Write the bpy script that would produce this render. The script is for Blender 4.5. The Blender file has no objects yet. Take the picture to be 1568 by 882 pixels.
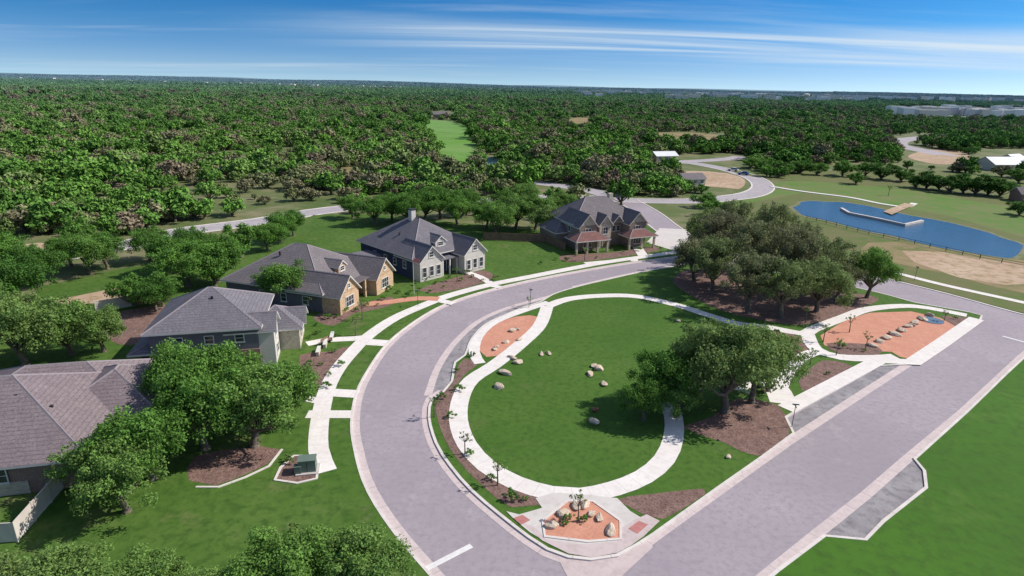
import bpy, math, random
import numpy as np
from mathutils import Vector, Matrix
from mathutils.geometry import tessellate_polygon
random.seed(7); rng=np.random.default_rng(7)
S=bpy.context.scene
# ---------------------------------------------------------------- unprojects image pixel coordinates through the camera onto level ground, returns metres
H=34.0; F=934.0; P=math.radians(18.4); A=math.radians(1.35)
fw=Vector((0,math.cos(P),-math.sin(P))); U0=Vector((0,math.sin(P),math.cos(P))); X0=Vector((1,0,0))
cr=X0*math.cos(A)+U0*math.sin(A); cu=-X0*math.sin(A)+U0*math.cos(A)
def G(u,v,z=0.0):
    d=fw+cr*((u-784)/F)-cu*((v-441)/F)
    t=(z-H)/d.z
    return (d.x*t,d.y*t)
def GP(pts): return [G(*p) for p in pts]
cam=bpy.data.cameras.new('camera'); co=bpy.data.objects.new('camera',cam); S.collection.objects.link(co); S.camera=co
cam.lens=36*F/1568; cam.clip_end=60000; cam.clip_start=1
m=Matrix((cr,cu,-fw)).transposed().to_4x4(); m.translation=Vector((0,0,H)); co.matrix_world=m
# ---------------------------------------------------------------- light
EL=math.radians(42); AZ=math.radians(10)
L=Vector((math.cos(EL)*math.cos(AZ),math.cos(EL)*math.sin(AZ),math.sin(EL)))
sun=bpy.data.lights.new('sun','SUN'); sun.energy=5.0; sun.angle=math.radians(.5); sun.color=(1,.94,.85)
so=bpy.data.objects.new('sun',sun); S.collection.objects.link(so); so.rotation_euler=L.to_track_quat('Z','Y').to_euler()
S.view_settings.view_transform='Standard'
w=bpy.data.worlds.new('World'); S.world=w; w.use_nodes=True
nt=w.node_tree; N=nt.nodes; K=nt.links
bg=N['Background']; bg.inputs[1].default_value=.13
sk=N.new('ShaderNodeTexSky'); sk.sky_type='NISHITA'; sk.sun_disc=False; sk.sun_elevation=EL; sk.sun_rotation=math.pi/2-AZ
tc=N.new('ShaderNodeTexCoord'); sep=N.new('ShaderNodeSeparateXYZ'); K.new(tc.outputs['Generated'],sep.inputs[0])
def mth(op,a,b=None,c=None,tree=None):
    t=tree or nt
    n=t.nodes.new('ShaderNodeMath'); n.operation=op
    for i,x in enumerate((a,b,c)):
        if x is None: continue
        if isinstance(x,(int,float)): n.inputs[i].default_value=x
        else: t.links.new(x,n.inputs[i])
    return n.outputs[0]
zz=mth('ADD',mth('MULTIPLY',mth('MAXIMUM',sep.outputs[2],0),2.6),.16)
cmb=N.new('ShaderNodeCombineXYZ'); K.new(sep.outputs[0],cmb.inputs[0]); K.new(sep.outputs[1],cmb.inputs[1]); K.new(zz,cmb.inputs[2])
nrm=N.new('ShaderNodeVectorMath'); nrm.operation='NORMALIZE'; K.new(cmb.outputs[0],nrm.inputs[0]); K.new(nrm.outputs[0],sk.inputs[0])
ramp=N.new('ShaderNodeValToRGB'); K.new(sep.outputs[2],ramp.inputs[0])
e=ramp.color_ramp.elements; e[0].position=0; e[0].color=(1.15,1.25,1.2,1); e[1].position=.34; e[1].color=(1.15,1.12,1.1,1)
for p,c in ((.018,(.98,1.14,1.16)),(.045,(.62,.98,1.18)),(.08,(.32,.86,1.18)),(.13,(.13,.70,1.16)),(.2,(.18,.62,1.05))):
    x=e.new(p); x.color=(*c,1)
mul=N.new('ShaderNodeMixRGB'); mul.blend_type='MULTIPLY'; mul.inputs[0].default_value=1; K.new(sk.outputs[0],mul.inputs[1]); K.new(ramp.outputs[0],mul.inputs[2])
# cirrus
zc=mth('ADD',mth('MAXIMUM',sep.outputs[2],0),.05)
px=mth('DIVIDE',sep.outputs[0],zc); py=mth('DIVIDE',sep.outputs[1],zc)
cv=N.new('ShaderNodeCombineXYZ'); K.new(px,cv.inputs[0]); K.new(py,cv.inputs[1])
def cloud(loc,rot,scale,lo,hi,mx_,dist):
    mp=N.new('ShaderNodeMapping'); mp.inputs['Rotation'].default_value=(0,0,math.radians(rot)); mp.inputs['Scale'].default_value=scale; mp.inputs['Location'].default_value=loc
    K.new(cv.outputs[0],mp.inputs[0])
    n1=N.new('ShaderNodeTexNoise'); n1.inputs['Scale'].default_value=1.0; n1.inputs['Detail'].default_value=8; n1.inputs['Roughness'].default_value=.58; n1.inputs['Distortion'].default_value=dist
    K.new(mp.outputs[0],n1.inputs[0])
    mr=N.new('ShaderNodeMapRange'); mr.interpolation_type='SMOOTHSTEP'; K.new(n1.outputs[0],mr.inputs[0]); mr.inputs[1].default_value=lo; mr.inputs[2].default_value=hi; mr.inputs[4].default_value=mx_
    return mr.outputs[0]
# broad veil over the right-hand horizon, thin streaks elsewhere
at2=mth('ARCTAN2',sep.outputs[0],sep.outputs[1])
band=N.new('ShaderNodeMapRange'); band.interpolation_type='SMOOTHSTEP'; K.new(mth('ABSOLUTE',mth('SUBTRACT',sep.outputs[2],mth('SUBTRACT',.066,mth('MULTIPLY',at2,.018)))),band.inputs[0]); band.inputs[1].default_value=.034; band.inputs[2].default_value=.0; band.inputs[3].default_value=0; band.inputs[4].default_value=1
azm=N.new('ShaderNodeMapRange'); azm.interpolation_type='SMOOTHSTEP'; K.new(at2,azm.inputs[0]); azm.inputs[1].default_value=-.5; azm.inputs[2].default_value=.1
c0=cloud((2.2,.3,0),6,(.09,.7,1),.22,.66,.9,.8)
veil=mth('MULTIPLY',mth('MULTIPLY',band.outputs[0],azm.outputs[0]),c0)
c1=cloud((1.7,2.35,0),10,(.06,.26,1),.50,.80,.5,.6); c2=cloud((4.2,1.0,0),-8,(.11,.6,1),.52,.85,.4,.9)
cs=mth('MINIMUM',mth('ADD',mth('ADD',c1,c2),veil),.85)
mx=N.new('ShaderNodeMixRGB'); K.new(cs,mx.inputs[0]); K.new(mul.outputs[0],mx.inputs[1]); mx.inputs[2].default_value=(5.8,6.5,7.0,1)
K.new(mx.outputs[0],bg.inputs[0])
# ---------------------------------------------------------------- materials
def haze_tint(t,col,lo=400,hi=4600,mxv=.92,hc=(.17,.27,.35)):  # aerial haze painted into the base colour, by distance from the origin
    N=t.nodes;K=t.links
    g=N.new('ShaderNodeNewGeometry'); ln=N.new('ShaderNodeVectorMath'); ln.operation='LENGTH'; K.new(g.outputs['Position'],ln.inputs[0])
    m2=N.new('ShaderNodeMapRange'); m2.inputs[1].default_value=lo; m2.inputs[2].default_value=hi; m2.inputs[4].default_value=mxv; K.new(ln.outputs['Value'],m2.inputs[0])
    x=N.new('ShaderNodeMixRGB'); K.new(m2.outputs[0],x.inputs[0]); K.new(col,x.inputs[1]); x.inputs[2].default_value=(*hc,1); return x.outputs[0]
def mat(name,c1,c2=None,sc=1.0,rough=.9,bump=0,c3=None,sc3=8,joints=0,spec=.2,det=6,lo=.35,hi=.65,metal=0,hz=False,c4=None,sc4=.3,lo4=.56,hi4=.74):
    m=bpy.data.materials.new(name); m.use_nodes=True; t=m.node_tree; N=t.nodes; K=t.links
    b=N['Principled BSDF']; b.inputs['Roughness'].default_value=rough; b.inputs['Specular IOR Level'].default_value=spec; b.inputs['Metallic'].default_value=metal
    tc=N.new('ShaderNodeTexCoord')
    if c2 is None: c2=tuple(x*.8 for x in c1)
    n=N.new('ShaderNodeTexNoise'); n.inputs['Scale'].default_value=sc; n.inputs['Detail'].default_value=det; n.inputs['Roughness'].default_value=.6
    K.new(tc.outputs['Object'],n.inputs[0])
    r=N.new('ShaderNodeValToRGB'); r.color_ramp.elements[0].position=lo; r.color_ramp.elements[1].position=hi
    r.color_ramp.elements[0].color=(*c1,1); r.color_ramp.elements[1].color=(*c2,1); K.new(n.outputs[0],r.inputs[0])
    col=r.outputs[0]
    for cc,ss,l_,h_ in ((c4,sc4,lo4,hi4),(c3,sc3,.46,.68)):
        if not cc: continue
        n3=N.new('ShaderNodeTexNoise'); n3.inputs['Scale'].default_value=ss; n3.inputs['Detail'].default_value=5; n3.inputs['Roughness'].default_value=.7; K.new(tc.outputs['Object'],n3.inputs[0])
        r3=N.new('ShaderNodeValToRGB'); r3.color_ramp.elements[0].position=l_; r3.color_ramp.elements[1].position=h_; K.new(n3.outputs[0],r3.inputs[0])
        x=N.new('ShaderNodeMixRGB'); K.new(r3.outputs[0],x.inputs[0]); K.new(col,x.inputs[1]); x.inputs[2].default_value=(*cc,1); col=x.outputs[0]
    if joints:
        uv=N.new('ShaderNodeUVMap'); s=N.new('ShaderNodeSeparateXYZ'); K.new(uv.outputs[0],s.inputs[0])
        fr=mth('FRACT',mth('DIVIDE',s.outputs[0],joints,tree=t),tree=t); j=mth('LESS_THAN',fr,.03,tree=t)
        x=N.new('ShaderNodeMixRGB'); x.blend_type='MULTIPLY'; K.new(mth('MULTIPLY',j,.3,tree=t),x.inputs[0]); K.new(col,x.inputs[1]); x.inputs[2].default_value=(.3,.28,.27,1); col=x.outputs[0]
    if hz: col=haze_tint(t,col)
    K.new(col,b.inputs['Base Color'])
    if bump:
        bp=N.new('ShaderNodeBump'); bp.inputs['Strength'].default_value=bump; bp.inputs['Distance'].default_value=.1
        nb=N.new('ShaderNodeTexNoise'); nb.inputs['Scale'].default_value=sc3 if c3 else sc*5; nb.inputs['Detail'].default_value=5; K.new(tc.outputs['Object'],nb.inputs[0])
        K.new(nb.outputs[0],bp.inputs['Height']); K.new(bp.outputs[0],b.inputs['Normal'])
    return m
M_grass=mat('lawn_grass',(.060,.132,.018),(.098,.168,.034),.10,bump=.6,c3=(.040,.094,.015),sc3=1.1,det=9,c4=(.16,.165,.07),sc4=.16)
M_park=mat('park_grass',(.056,.132,.017),(.080,.156,.026),.08,bump=.5,c3=(.042,.100,.015),sc3=1.6,det=9,c4=(.10,.15,.04),sc4=.12)
M_field=mat('field_grass',(.060,.158,.015),(.045,.118,.014),.04,bump=.5,c3=(.045,.108,.014),sc3=.8,det=9,c4=(.095,.165,.03),sc4=.09)
M_rough=mat('rough_grass',(.09,.15,.03),(.14,.15,.055),.05,bump=.4,c3=(.18,.145,.08),sc3=.35)
M_asph=mat('asphalt',(.315,.275,.31),(.375,.33,.365),.07,rough=.85,c3=(.285,.25,.28),sc3=1.7,det=9,c4=(.41,.365,.395),sc4=.22)
M_asph2=mat('asphalt_bay',(.25,.23,.25),(.35,.33,.34),.35,rough=.9,c3=(.18,.165,.18),sc3=1.0)
M_conc=mat('concrete',(.80,.755,.73),(.73,.68,.65),.3,rough=.9,c3=(.67,.62,.59),sc3=1.5,joints=1.6)
M_ribbon=mat('concrete_gutter',(.64,.54,.53),(.56,.47,.47),.3,rough=.9,c3=(.50,.42,.42),sc3=2,joints=3)
M_apron=mat('concrete_apron',(.60,.50,.49),(.53,.44,.44),.25,rough=.9,c3=(.46,.38,.37),sc3=1.2)
M_kerb=mat('kerb_concrete',(.72,.66,.63),(.60,.55,.52),.5,rough=.9,joints=3)
M_mulch=mat('mulch',(.18,.11,.095),(.28,.18,.15),1.2,bump=.8,c3=(.10,.06,.053),sc3=5)
M_terra=mat('terracotta_gravel',(.56,.26,.18),(.64,.32,.225),.5,bump=.2,c3=(.47,.215,.15),sc3=4)
M_red=mat('tactile_paving',(.42,.17,.16),(.5,.22,.2),3)
M_dirt=mat('bare_dirt',(.42,.29,.20),(.52,.39,.29),.08,bump=.3,c3=(.25,.19,.09),sc3=.5)
M_dirtg=mat('dirt_with_grass',(.36,.25,.15),(.12,.15,.04),.07,bump=.3,c3=(.30,.2,.13),sc3=.4)
M_road2=mat('old_road',(.38,.35,.37),(.44,.40,.42),.1,c3=(.32,.29,.32),sc3=.6)
M_paint=mat('road_paint',(.76,.74,.74),(.66,.64,.64),2)
M_rock=mat('limestone',(.60,.50,.40),(.45,.32,.23),1.2,bump=1,c3=(.70,.63,.54),sc3=3)
M_rockr=mat('red_sandstone',(.35,.14,.10),(.25,.1,.08),1.2,bump=1)
M_bark=mat('bark',(.13,.11,.09),(.22,.185,.15),3,bump=1)
M_glass=mat('window_glass',(.03,.04,.055),(.05,.06,.08),.7,rough=.08,spec=.6)
M_trim=mat('white_trim',(.70,.68,.64),(.62,.6,.57),1)
M_dark=mat('dark_metal',(.03,.03,.03),(.05,.05,.05),2,rough=.5)
def banded(m,axis_scale,width,amt,dk):
    t=m.node_tree; N=t.nodes; K=t.links; bs=N['Principled BSDF']; src=bs.inputs['Base Color'].links[0].from_socket
    tc=N.new('ShaderNodeTexCoord'); s=N.new('ShaderNodeSeparateXYZ'); K.new(tc.outputs['Object'],s.inputs[0])
    f=mth('FRACT',mth('MULTIPLY',s.outputs[2],axis_scale,tree=t),tree=t); f=mth('LESS_THAN',f,width,tree=t)
    x=N.new('ShaderNodeMixRGB'); x.blend_type='MULTIPLY'; K.new(mth('MULTIPLY',f,amt,tree=t),x.inputs[0]); K.new(src,x.inputs[1]); x.inputs[2].default_value=(dk,dk,dk,1); K.new(x.outputs[0],bs.inputs['Base Color']); return m
def roofmat(n,a,b): return banded(mat(n,a,b,.5,bump=.4,c3=tuple(x*.66 for x in a),sc3=5,lo=.3,hi=.7,c4=tuple(x*1.25 for x in b),sc4=1.5),5.0,.22,.4,.4)
M_roofA=roofmat('shingles_mauve',(.205,.165,.18),(.255,.21,.22))
M_roofB=roofmat('shingles_grey',(.165,.155,.18),(.215,.20,.225))
M_roofC=roofmat('shingles_brown_grey',(.18,.16,.17),(.225,.20,.21))
M_roofD=roofmat('shingles_red_brown',(.20,.10,.095),(.26,.14,.125))
M_cap=mat('ridge_cap',(.24,.21,.23),(.28,.25,.27),2)
def siding(n,c): return banded(mat(n,c,tuple(x*.88 for x in c),.5),5.5,.18,.5,.3)
M_sidegrey=siding('grey_siding',(.17,.16,.20)); M_sideblue=siding('blue_siding',(.06,.075,.13)); M_sidewhite=siding('white_siding',(.66,.62,.58))
def stone(n,c1,c2,mortar,sc=2.2):
    m=bpy.data.materials.new(n); m.use_nodes=True; t=m.node_tree; N=t.nodes; K=t.links; b=N['Principled BSDF']; b.inputs['Roughness'].default_value=.9
    tc=N.new('ShaderNodeTexCoord'); mp=N.new('ShaderNodeMapping'); mp.inputs['Scale'].default_value=(1,1,2); K.new(tc.outputs['Object'],mp.inputs[0])
    v=N.new('ShaderNodeTexVoronoi'); v.inputs['Scale'].default_value=sc; K.new(mp.outputs[0],v.inputs[0])
    r=N.new('ShaderNodeValToRGB'); r.color_ramp.elements[0].color=(*c1,1); r.color_ramp.elements[1].color=(*c2,1); K.new(v.outputs['Color'],r.inputs[0])
    v2=N.new('ShaderNodeTexVoronoi'); v2.feature='DISTANCE_TO_EDGE'; v2.inputs['Scale'].default_value=sc; K.new(mp.outputs[0],v2.inputs[0])
    x=N.new('ShaderNodeMixRGB'); K.new(mth('LESS_THAN',v2.outputs[0],.05,tree=t),x.inputs[0]); K.new(r.outputs[0],x.inputs[1]); x.inputs[2].default_value=(*mortar,1); K.new(x.outputs[0],b.inputs['Base Color'])
    return m
M_stone=stone('tan_stone',(.62,.42,.25),(.38,.23,.14),(.58,.46,.34))
M_stonew=stone('cream_stone',(.60,.51,.41),(.42,.35,.27),(.58,.52,.44))
M_brick=stone('brown_brick',(.24,.13,.10),(.32,.18,.14),(.35,.28,.24),5)
M_brickE=stone('taupe_brick',(.29,.22,.18),(.21,.15,.125),(.32,.27,.24),4)
M_fence=mat('fence_boards',(.66,.60,.55),(.52,.46,.42),.8)
M_fencew=mat('wood_fence_brown',(.25,.16,.11),(.18,.12,.09),.8)
M_box=mat('transformer_green',(.13,.18,.15),(.15,.2,.17),1,rough=.5)
# leaves
def leafmat(name,stops,inst=False):
    m=bpy.data.materials.new(name); m.use_nodes=True; t=m.node_tree; N=t.nodes; K=t.links; b=N['Principled BSDF']
    b.inputs['Roughness'].default_value=.75; b.inputs['Specular IOR Level'].default_value=.15
    if inst:
        at=N.new('ShaderNodeAttribute'); at.attribute_type='INSTANCER'; at.attribute_name='tint'; fac=at.outputs['Fac']
    else:
        oi=N.new('ShaderNodeObjectInfo'); fac=oi.outputs['Alpha']
    r=N.new('ShaderNodeValToRGB'); es=r.color_ramp.elements
    es[0].position=stops[0][0]; es[0].color=(*stops[0][1],1); es[1].position=stops[-1][0]; es[1].color=(*stops[-1][1],1)
    for p,c in stops[1:-1]:
        x=es.new(p); x.color=(*c,1)
    K.new(fac,r.inputs[0]); col=r.outputs[0]
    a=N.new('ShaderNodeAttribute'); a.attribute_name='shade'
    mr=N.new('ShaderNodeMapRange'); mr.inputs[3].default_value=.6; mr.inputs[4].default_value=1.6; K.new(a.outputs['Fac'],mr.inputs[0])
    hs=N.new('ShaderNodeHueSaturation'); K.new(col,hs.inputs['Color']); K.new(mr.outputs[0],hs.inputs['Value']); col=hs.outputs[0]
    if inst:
        col=haze_tint(t,col); K.new(col,b.inputs['Base Color'])
        df=N.new('ShaderNodeBsdfDiffuse'); K.new(col,df.inputs[0]); K.new(df.outputs[0],N['Material Output'].inputs[0]); return m
    K.new(col,b.inputs['Base Color'])
    tr=N.new('ShaderNodeBsdfTranslucent'); K.new(col,tr.inputs[0]); ms=N.new('ShaderNodeMixShader'); ms.inputs[0].default_value=.36
    K.new(b.outputs[0],ms.inputs[1]); K.new(tr.outputs[0],ms.inputs[2]); K.new(ms.outputs[0],N['Material Output'].inputs[0])
    return m
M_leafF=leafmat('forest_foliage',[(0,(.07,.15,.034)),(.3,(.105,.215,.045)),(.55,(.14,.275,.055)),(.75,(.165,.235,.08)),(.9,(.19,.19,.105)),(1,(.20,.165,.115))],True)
M_leaf=leafmat('oak_foliage',[(0,(.06,.145,.028)),(.4,(.12,.245,.046)),(.7,(.165,.255,.072)),(1,(.175,.18,.10))])
# ---------------------------------------------------------------- flat geometry helpers
def addobj(name,me,parent=None,loc=(0,0,0)):
    o=bpy.data.objects.new(name,me); S.collection.objects.link(o); o.location=loc
    if parent: o.parent=parent
    return o
def smooth(pts,closed=False,step=1.5):
    P_=[np.array(p,float) for p in pts]; n=len(P_); out=[]
    rngi=range(n) if closed else range(n-1)
    for i in rngi:
        if closed: a,b,c,d=P_[(i-1)%n],P_[i],P_[(i+1)%n],P_[(i+2)%n]
        else:
            a=P_[max(i-1,0)];b=P_[i];c=P_[i+1];d=P_[min(i+2,n-1)]
        k=max(1,min(12,int(np.linalg.norm(c-b)/step)))
        ta,tb=(c-a)/2,(d-b)/2
        L_=np.linalg.norm(c-b)
        for v in (ta,tb):
            l=np.linalg.norm(v)
            if l>L_*1.2: v*=L_*1.2/l
        for j in range(k):
            s=j/k; h1=2*s**3-3*s*s+1;h2=s**3-2*s*s+s;h3=-2*s**3+3*s*s;h4=s**3-s*s
            out.append(tuple(h1*b+h2*ta+h3*c+h4*tb))
    if not closed: out.append(tuple(P_[-1]))
    return out
def sheet(name,pts,z,mt,parent=None):
    vs=[Vector((p[0],p[1],z)) for p in pts]
    tris=tessellate_polygon([vs]); me=bpy.data.meshes.new(name)
    fs=[]
    for t in tris:
        a,b,c=[vs[i] for i in t]
        fs.append(t if (b-a).cross(c-a).z>0 else t[::-1])
    me.from_pydata([v[:] for v in vs],[],fs); me.materials.append(mt)
    return addobj(name,me,parent)
def offs(path,d,closed=False):
    n=len(path); out=[]
    for i in range(n):
        a=path[(i-1)%n] if (closed or i>0) else path[i]; b=path[(i+1)%n] if (closed or i<n-1) else path[i]
        tx,ty=b[0]-a[0],b[1]-a[1]; l=math.hypot(tx,ty) or 1
        out.append((path[i][0]-ty/l*d,path[i][1]+tx/l*d))
    return out
def strip(name,path,width,z,mt,h=0,closed=False,parent=None,off=0):
    a=offs(path,off+width/2,closed); b=offs(path,off-width/2,closed); n=len(path)
    vs=[];fs=[];uv=[]; dist=[0]
    for i in range(1,n+1): q=path[i%n]; dist.append(dist[-1]+math.hypot(q[0]-path[i-1][0],q[1]-path[i-1][1]))
    for i in range(n): vs+=[(a[i][0],a[i][1],z),(b[i][0],b[i][1],z)]
    if h:
        for i in range(n): vs+=[(a[i][0],a[i][1],z-h),(b[i][0],b[i][1],z-h)]
    for i in range(n if closed else n-1):
        j=(i+1)%n
        fs.append((2*i,2*i+1,2*j+1,2*j)); uv+=[(dist[i],0),(dist[i],1),(dist[i+1],1),(dist[i+1],0)]
        if h:
            o=2*n
            fs.append((2*i,2*j,o+2*j,o+2*i)); uv+=[(dist[i],0),(dist[i+1],0),(dist[i+1],0),(dist[i],0)]
            fs.append((2*i+1,o+2*i+1,o+2*j+1,2*j+1)); uv+=[(dist[i],0),(dist[i],0),(dist[i+1],0),(dist[i+1],0)]
    me=bpy.data.meshes.new(name); me.from_pydata(vs,[],fs); me.materials.append(mt)
    u=me.uv_layers.new(name='UVMap'); u.data.foreach_set('uv',np.array(uv,dtype=np.float32).ravel())
    return addobj(name,me,parent)
def empty(name,loc=(0,0,0),rz=0):
    e=bpy.data.objects.new(name,None); S.collection.objects.link(e); e.location=loc; e.rotation_euler=(0,0,rz); return e
# ---------------------------------------------------------------- ground
def gz_(x,y):
    d=np.hypot(x,y); return np.where(d>2500,(d-2500)/9000*42*(.5+.5*np.sin(x*.0011+y*.0004)*np.sin(x*.00043+2)),0)
def ground():
    ys=list(np.concatenate([np.arange(-120,600,40),np.geomspace(600,16000,60)])); xs=list(np.concatenate([-np.geomspace(200,16000,50)[::-1],np.arange(-160,200,40),np.geomspace(200,16000,50)]))
    vs=[];fs=[]
    for y in ys:
        for x in xs: vs.append((x,y,float(gz_(np.array(x),np.array(y)))))
    nx=len(xs)
    for j in range(len(ys)-1):
        for i in range(nx-1): a=j*nx+i; fs.append((a,a+1,a+nx+1,a+nx))
    me=bpy.data.meshes.new('ground'); me.from_pydata(vs,[],fs)
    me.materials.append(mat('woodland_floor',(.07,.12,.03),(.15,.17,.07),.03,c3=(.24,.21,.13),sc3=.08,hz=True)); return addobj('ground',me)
ground()
# ---------------------------------------------------------------- roads
LO=GP([(1062,391),(1045,392),(1000,398),(960,403),(900,413),(840,424),(780,437),(720,453),(670,472),(625,500),(590,530),(562,570),(545,605),(538,650),(543,690),(555,735),(575,775),(610,825),(650,872),(700,930)])
LOs=smooth(LO)
RO=GP([(1120,935),(1190,876),(1260,818),(1330,762),(1400,700),(1480,632),(1568,548),(1650,480)])
asph=LOs+GP([(760,1010),(980,1040)])+RO+GP([(1800,500),(1750,462),(1650,470),(1568,482),(1510,467),(1450,450),(1370,430),(1300,412),(1200,396),(1120,388)])
sheet('asphalt_road',asph,.02,M_asph)
side=smooth(GP([(1068,400),(1045,368),(1015,345),(990,325),(958,306)]))
strip('side_street',side,7.5,.028,M_asph); strip('side_street_kerb',side,.4,.1,M_kerb,h=.1,off=3.8); strip('side_street_kerb',side,.4,.1,M_kerb,h=.1,off=-3.8)
# island
IL=GP([(1060,404),(985,417),(930,429),(880,441),(846,452),(828,463),(800,472),(765,487),(742,500),(722,520),(712,545),(697,556),(692,585),(680,600),(662,612),(657,640),(668,680),(690,715),(722,752),(765,789),(810,824),(838,842),(870,854),(905,858),(945,852),(975,836)])
IR=GP([(1000,820),(1100,748),(1215,665),(1209,652),(1203,640),(1290,592),(1345,561),(1388,559),(1440,528),(1500,492),(1503,484),(1485,479)])
IT=GP([(1400,464),(1345,449),(1280,435),(1200,420),(1120,408)])
isl=smooth(IL)+smooth(IR,step=6)[:]+smooth(IT)
sheet('park_lawn',isl,.12,M_park)
strip('park_kerb',isl,.28,.15,M_kerb,h=.15,closed=True)
strip('park_gutter',smooth(IL[13:20]),.7,.032,M_ribbon,off=-.45)
strip('park_gutter',smooth(IL[18:24]),.7,.036,M_ribbon,off=-.45)
strip('park_gutter',smooth(IL[:4]),.8,.032,M_ribbon,off=-.5)
rb=smooth(GP([(880,443),(835,456),(780,471),(735,491),(700,521),(672,560),(655,606)]))
strip('parking_bay_ribbon',rb,.9,.034,M_ribbon)
sheet('parking_bay',smooth(GP([(828,463),(780,473),(738,493),(704,523),(677,562),(662,600),(692,585),(712,545),(742,500)]),True),.029,M_asph2)
rr=GP([(955,858),(1000,823),(1100,752),(1205,678),(1300,616),(1390,558),(1498,490)])
strip('parking_bay_ribbon',rr,1.0,.034,M_ribbon)
sheet('parking_bay',GP([(1217,664),(1211,652),(1205,642),(1292,593),(1347,562),(1385,560),(1300,612)]),.029,M_asph2)
strip('road_kerb',LOs,.25,.15,M_kerb,h=.15); strip('road_gutter',LOs,.8,.033,M_ribbon,off=.45)
strip('road_gutter',RO,.9,.033,M_ribbon,off=.3)
bayR=GP([(1190,876),(1262,822),(1325,828),(1352,800),(1418,748),(1415,722),(1400,704),(1480,632),(1568,548),(1650,480)])
bayRs=[G(1120,935)]+smooth(bayR,step=8)
sheet('parking_bay',GP([(1262,820),(1325,828),(1352,800),(1418,748),(1415,722),(1400,700)]),.027,M_asph2)
strip('road_kerb',bayRs,.28,.15,M_kerb,h=.15)
ap=smooth(GP([(845,838),(885,848),(925,848),(985,826)]))+GP([(1000,838),(955,880),(935,905),(890,915),(868,882)])
sheet('corner_apron',ap,.04,M_apron)
sheet('corner_ramp',smooth(GP([(795,800),(830,830),(870,850),(905,856),(945,849),(985,824),(1010,800),(990,790),(950,812),(945,832),(895,836),(835,828),(822,812)]),True),.165,M_apron)
strip('stop_line',GP([(652,872),(722,836)]),.5,.045,M_paint)
strip('stop_line',GP([(1535,515),(1575,526)]),.5,.045,M_paint)
# lawns
lawn=list(LOs)+GP([(500,1010),(-200,1000),(-160,560),(40,480),(60,440),(200,410),(330,400),(440,350),(480,330),(565,328),(740,345),(850,355),(950,320),(975,335),(1010,360)])
sheet('residential_lawn',lawn,.12,M_grass)
sheet('field',bayRs+GP([(1800,420),(2300,520),(2300,1100),(1120,1100)]),.12,M_field)
kx=GP([(500,724),(488,690),(490,645),(500,600),(515,570),(535,545),(565,515),(605,488),(650,468),(690,453),(750,437),(815,424),(870,413),(930,402),(1000,392),(1040,386)])
SWs=smooth(kx); strip('sidewalk',SWs,1.9,.14,M_conc)
for a,b,wd in [((497,602),(548,605),1.8),((470,636),(540,636),1.6),((500,618),(470,612),1.2),((562,525),(594,527),2),((676,462),(695,466),1.6),((752,438),(766,441),1.4),((970,397),(972,401),1.6),((975,378),(985,393),2.2),((895,404),(960,398),1.2)]:
    strip('footpath',GP([a,b]),wd,.146,M_conc)
for pts,wd in [([(560,467),(600,463),(640,458),(672,459)],2.0),([(470,528),(500,522),(540,520),(560,518)],1.6),([(715,418),(735,425),(750,434)],1.5)]:
    strip('front_walk',smooth(GP(pts)),wd,.15,M_terra if wd==2.0 else M_conc)
# park paths
loop=smooth(GP([(838,470),(826,500),(795,530),(757,560),(722,583),(706,610),(702,645),(715,682),(745,715),(790,741),(845,757),(890,760),(940,750),(985,732),(1017,705),(1031,672),(1031,640),(1020,615),(1005,590)]))
strip('park_path',loop,2.0,.145,M_conc)
strip('park_path',smooth(GP([(838,470),(870,459),(920,454),(975,455),(1035,468),(1085,484),(1130,497),(1180,503),(1228,512),(1245,505),(1290,488),(1332,474),(1400,470),(1480,484)])),1.9,.147,M_conc)
strip('park_path',smooth(GP([(840,464),(800,477),(757,494),(733,515),(726,540),(735,558)])),1.5,.149,M_conc)
strip('park_path',smooth(GP([(1236,512),(1248,535),(1285,548),(1340,550),(1372,548)])),2.0,.151,M_conc)
strip('park_path',smooth(GP([(1248,540),(1225,550),(1200,580),(1190,610)])),1.8,.153,M_conc)
strip('park_path',GP([(1203,628),(1290,582),(1345,553),(1398,556),(1440,528),(1495,489)]),2.0,.155,M_conc)
strip('park_path',smooth(GP([(1130,600),(1155,575),(1185,590),(1200,620)])),3,.157,M_conc)
sheet('corner_plaza',smooth(GP([(845,757),(820,765),(830,780),(795,790),(775,785),(812,818),(850,840),(905,848),(955,838),(1000,806),(965,785),(945,765),(900,760)]),True),.16,M_conc)
sheet('planting_bed',GP([(831,800),(868,770),(908,770),(950,800),(950,828),(900,832),(834,824)]),.17,M_terra)
strip('planting_bed_edge',GP([(831,800),(868,770),(908,770),(950,800),(950,828),(900,832),(834,824)]),.25,.22,M_kerb,h=.1,closed=True)
for c in ([(962,812),(978,800),(992,806),(976,820)],[(786,796),(800,791),(812,799),(798,806)]): sheet('tactile_pad',GP(c),.18,M_red)
sheet('planting_bed',smooth(GP([(826,487),(790,486),(755,499),(738,514),(730,535),(745,548),(775,545),(808,520)]),True),.14,M_terra)
sheet('play_area',smooth(GP([(1256,515),(1285,497),(1332,480),(1395,478),(1440,488),(1472,506),(1458,520),(1400,552),(1378,548),(1365,540),(1290,538),(1262,530)]),True,step=4),.142,M_terra)
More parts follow.
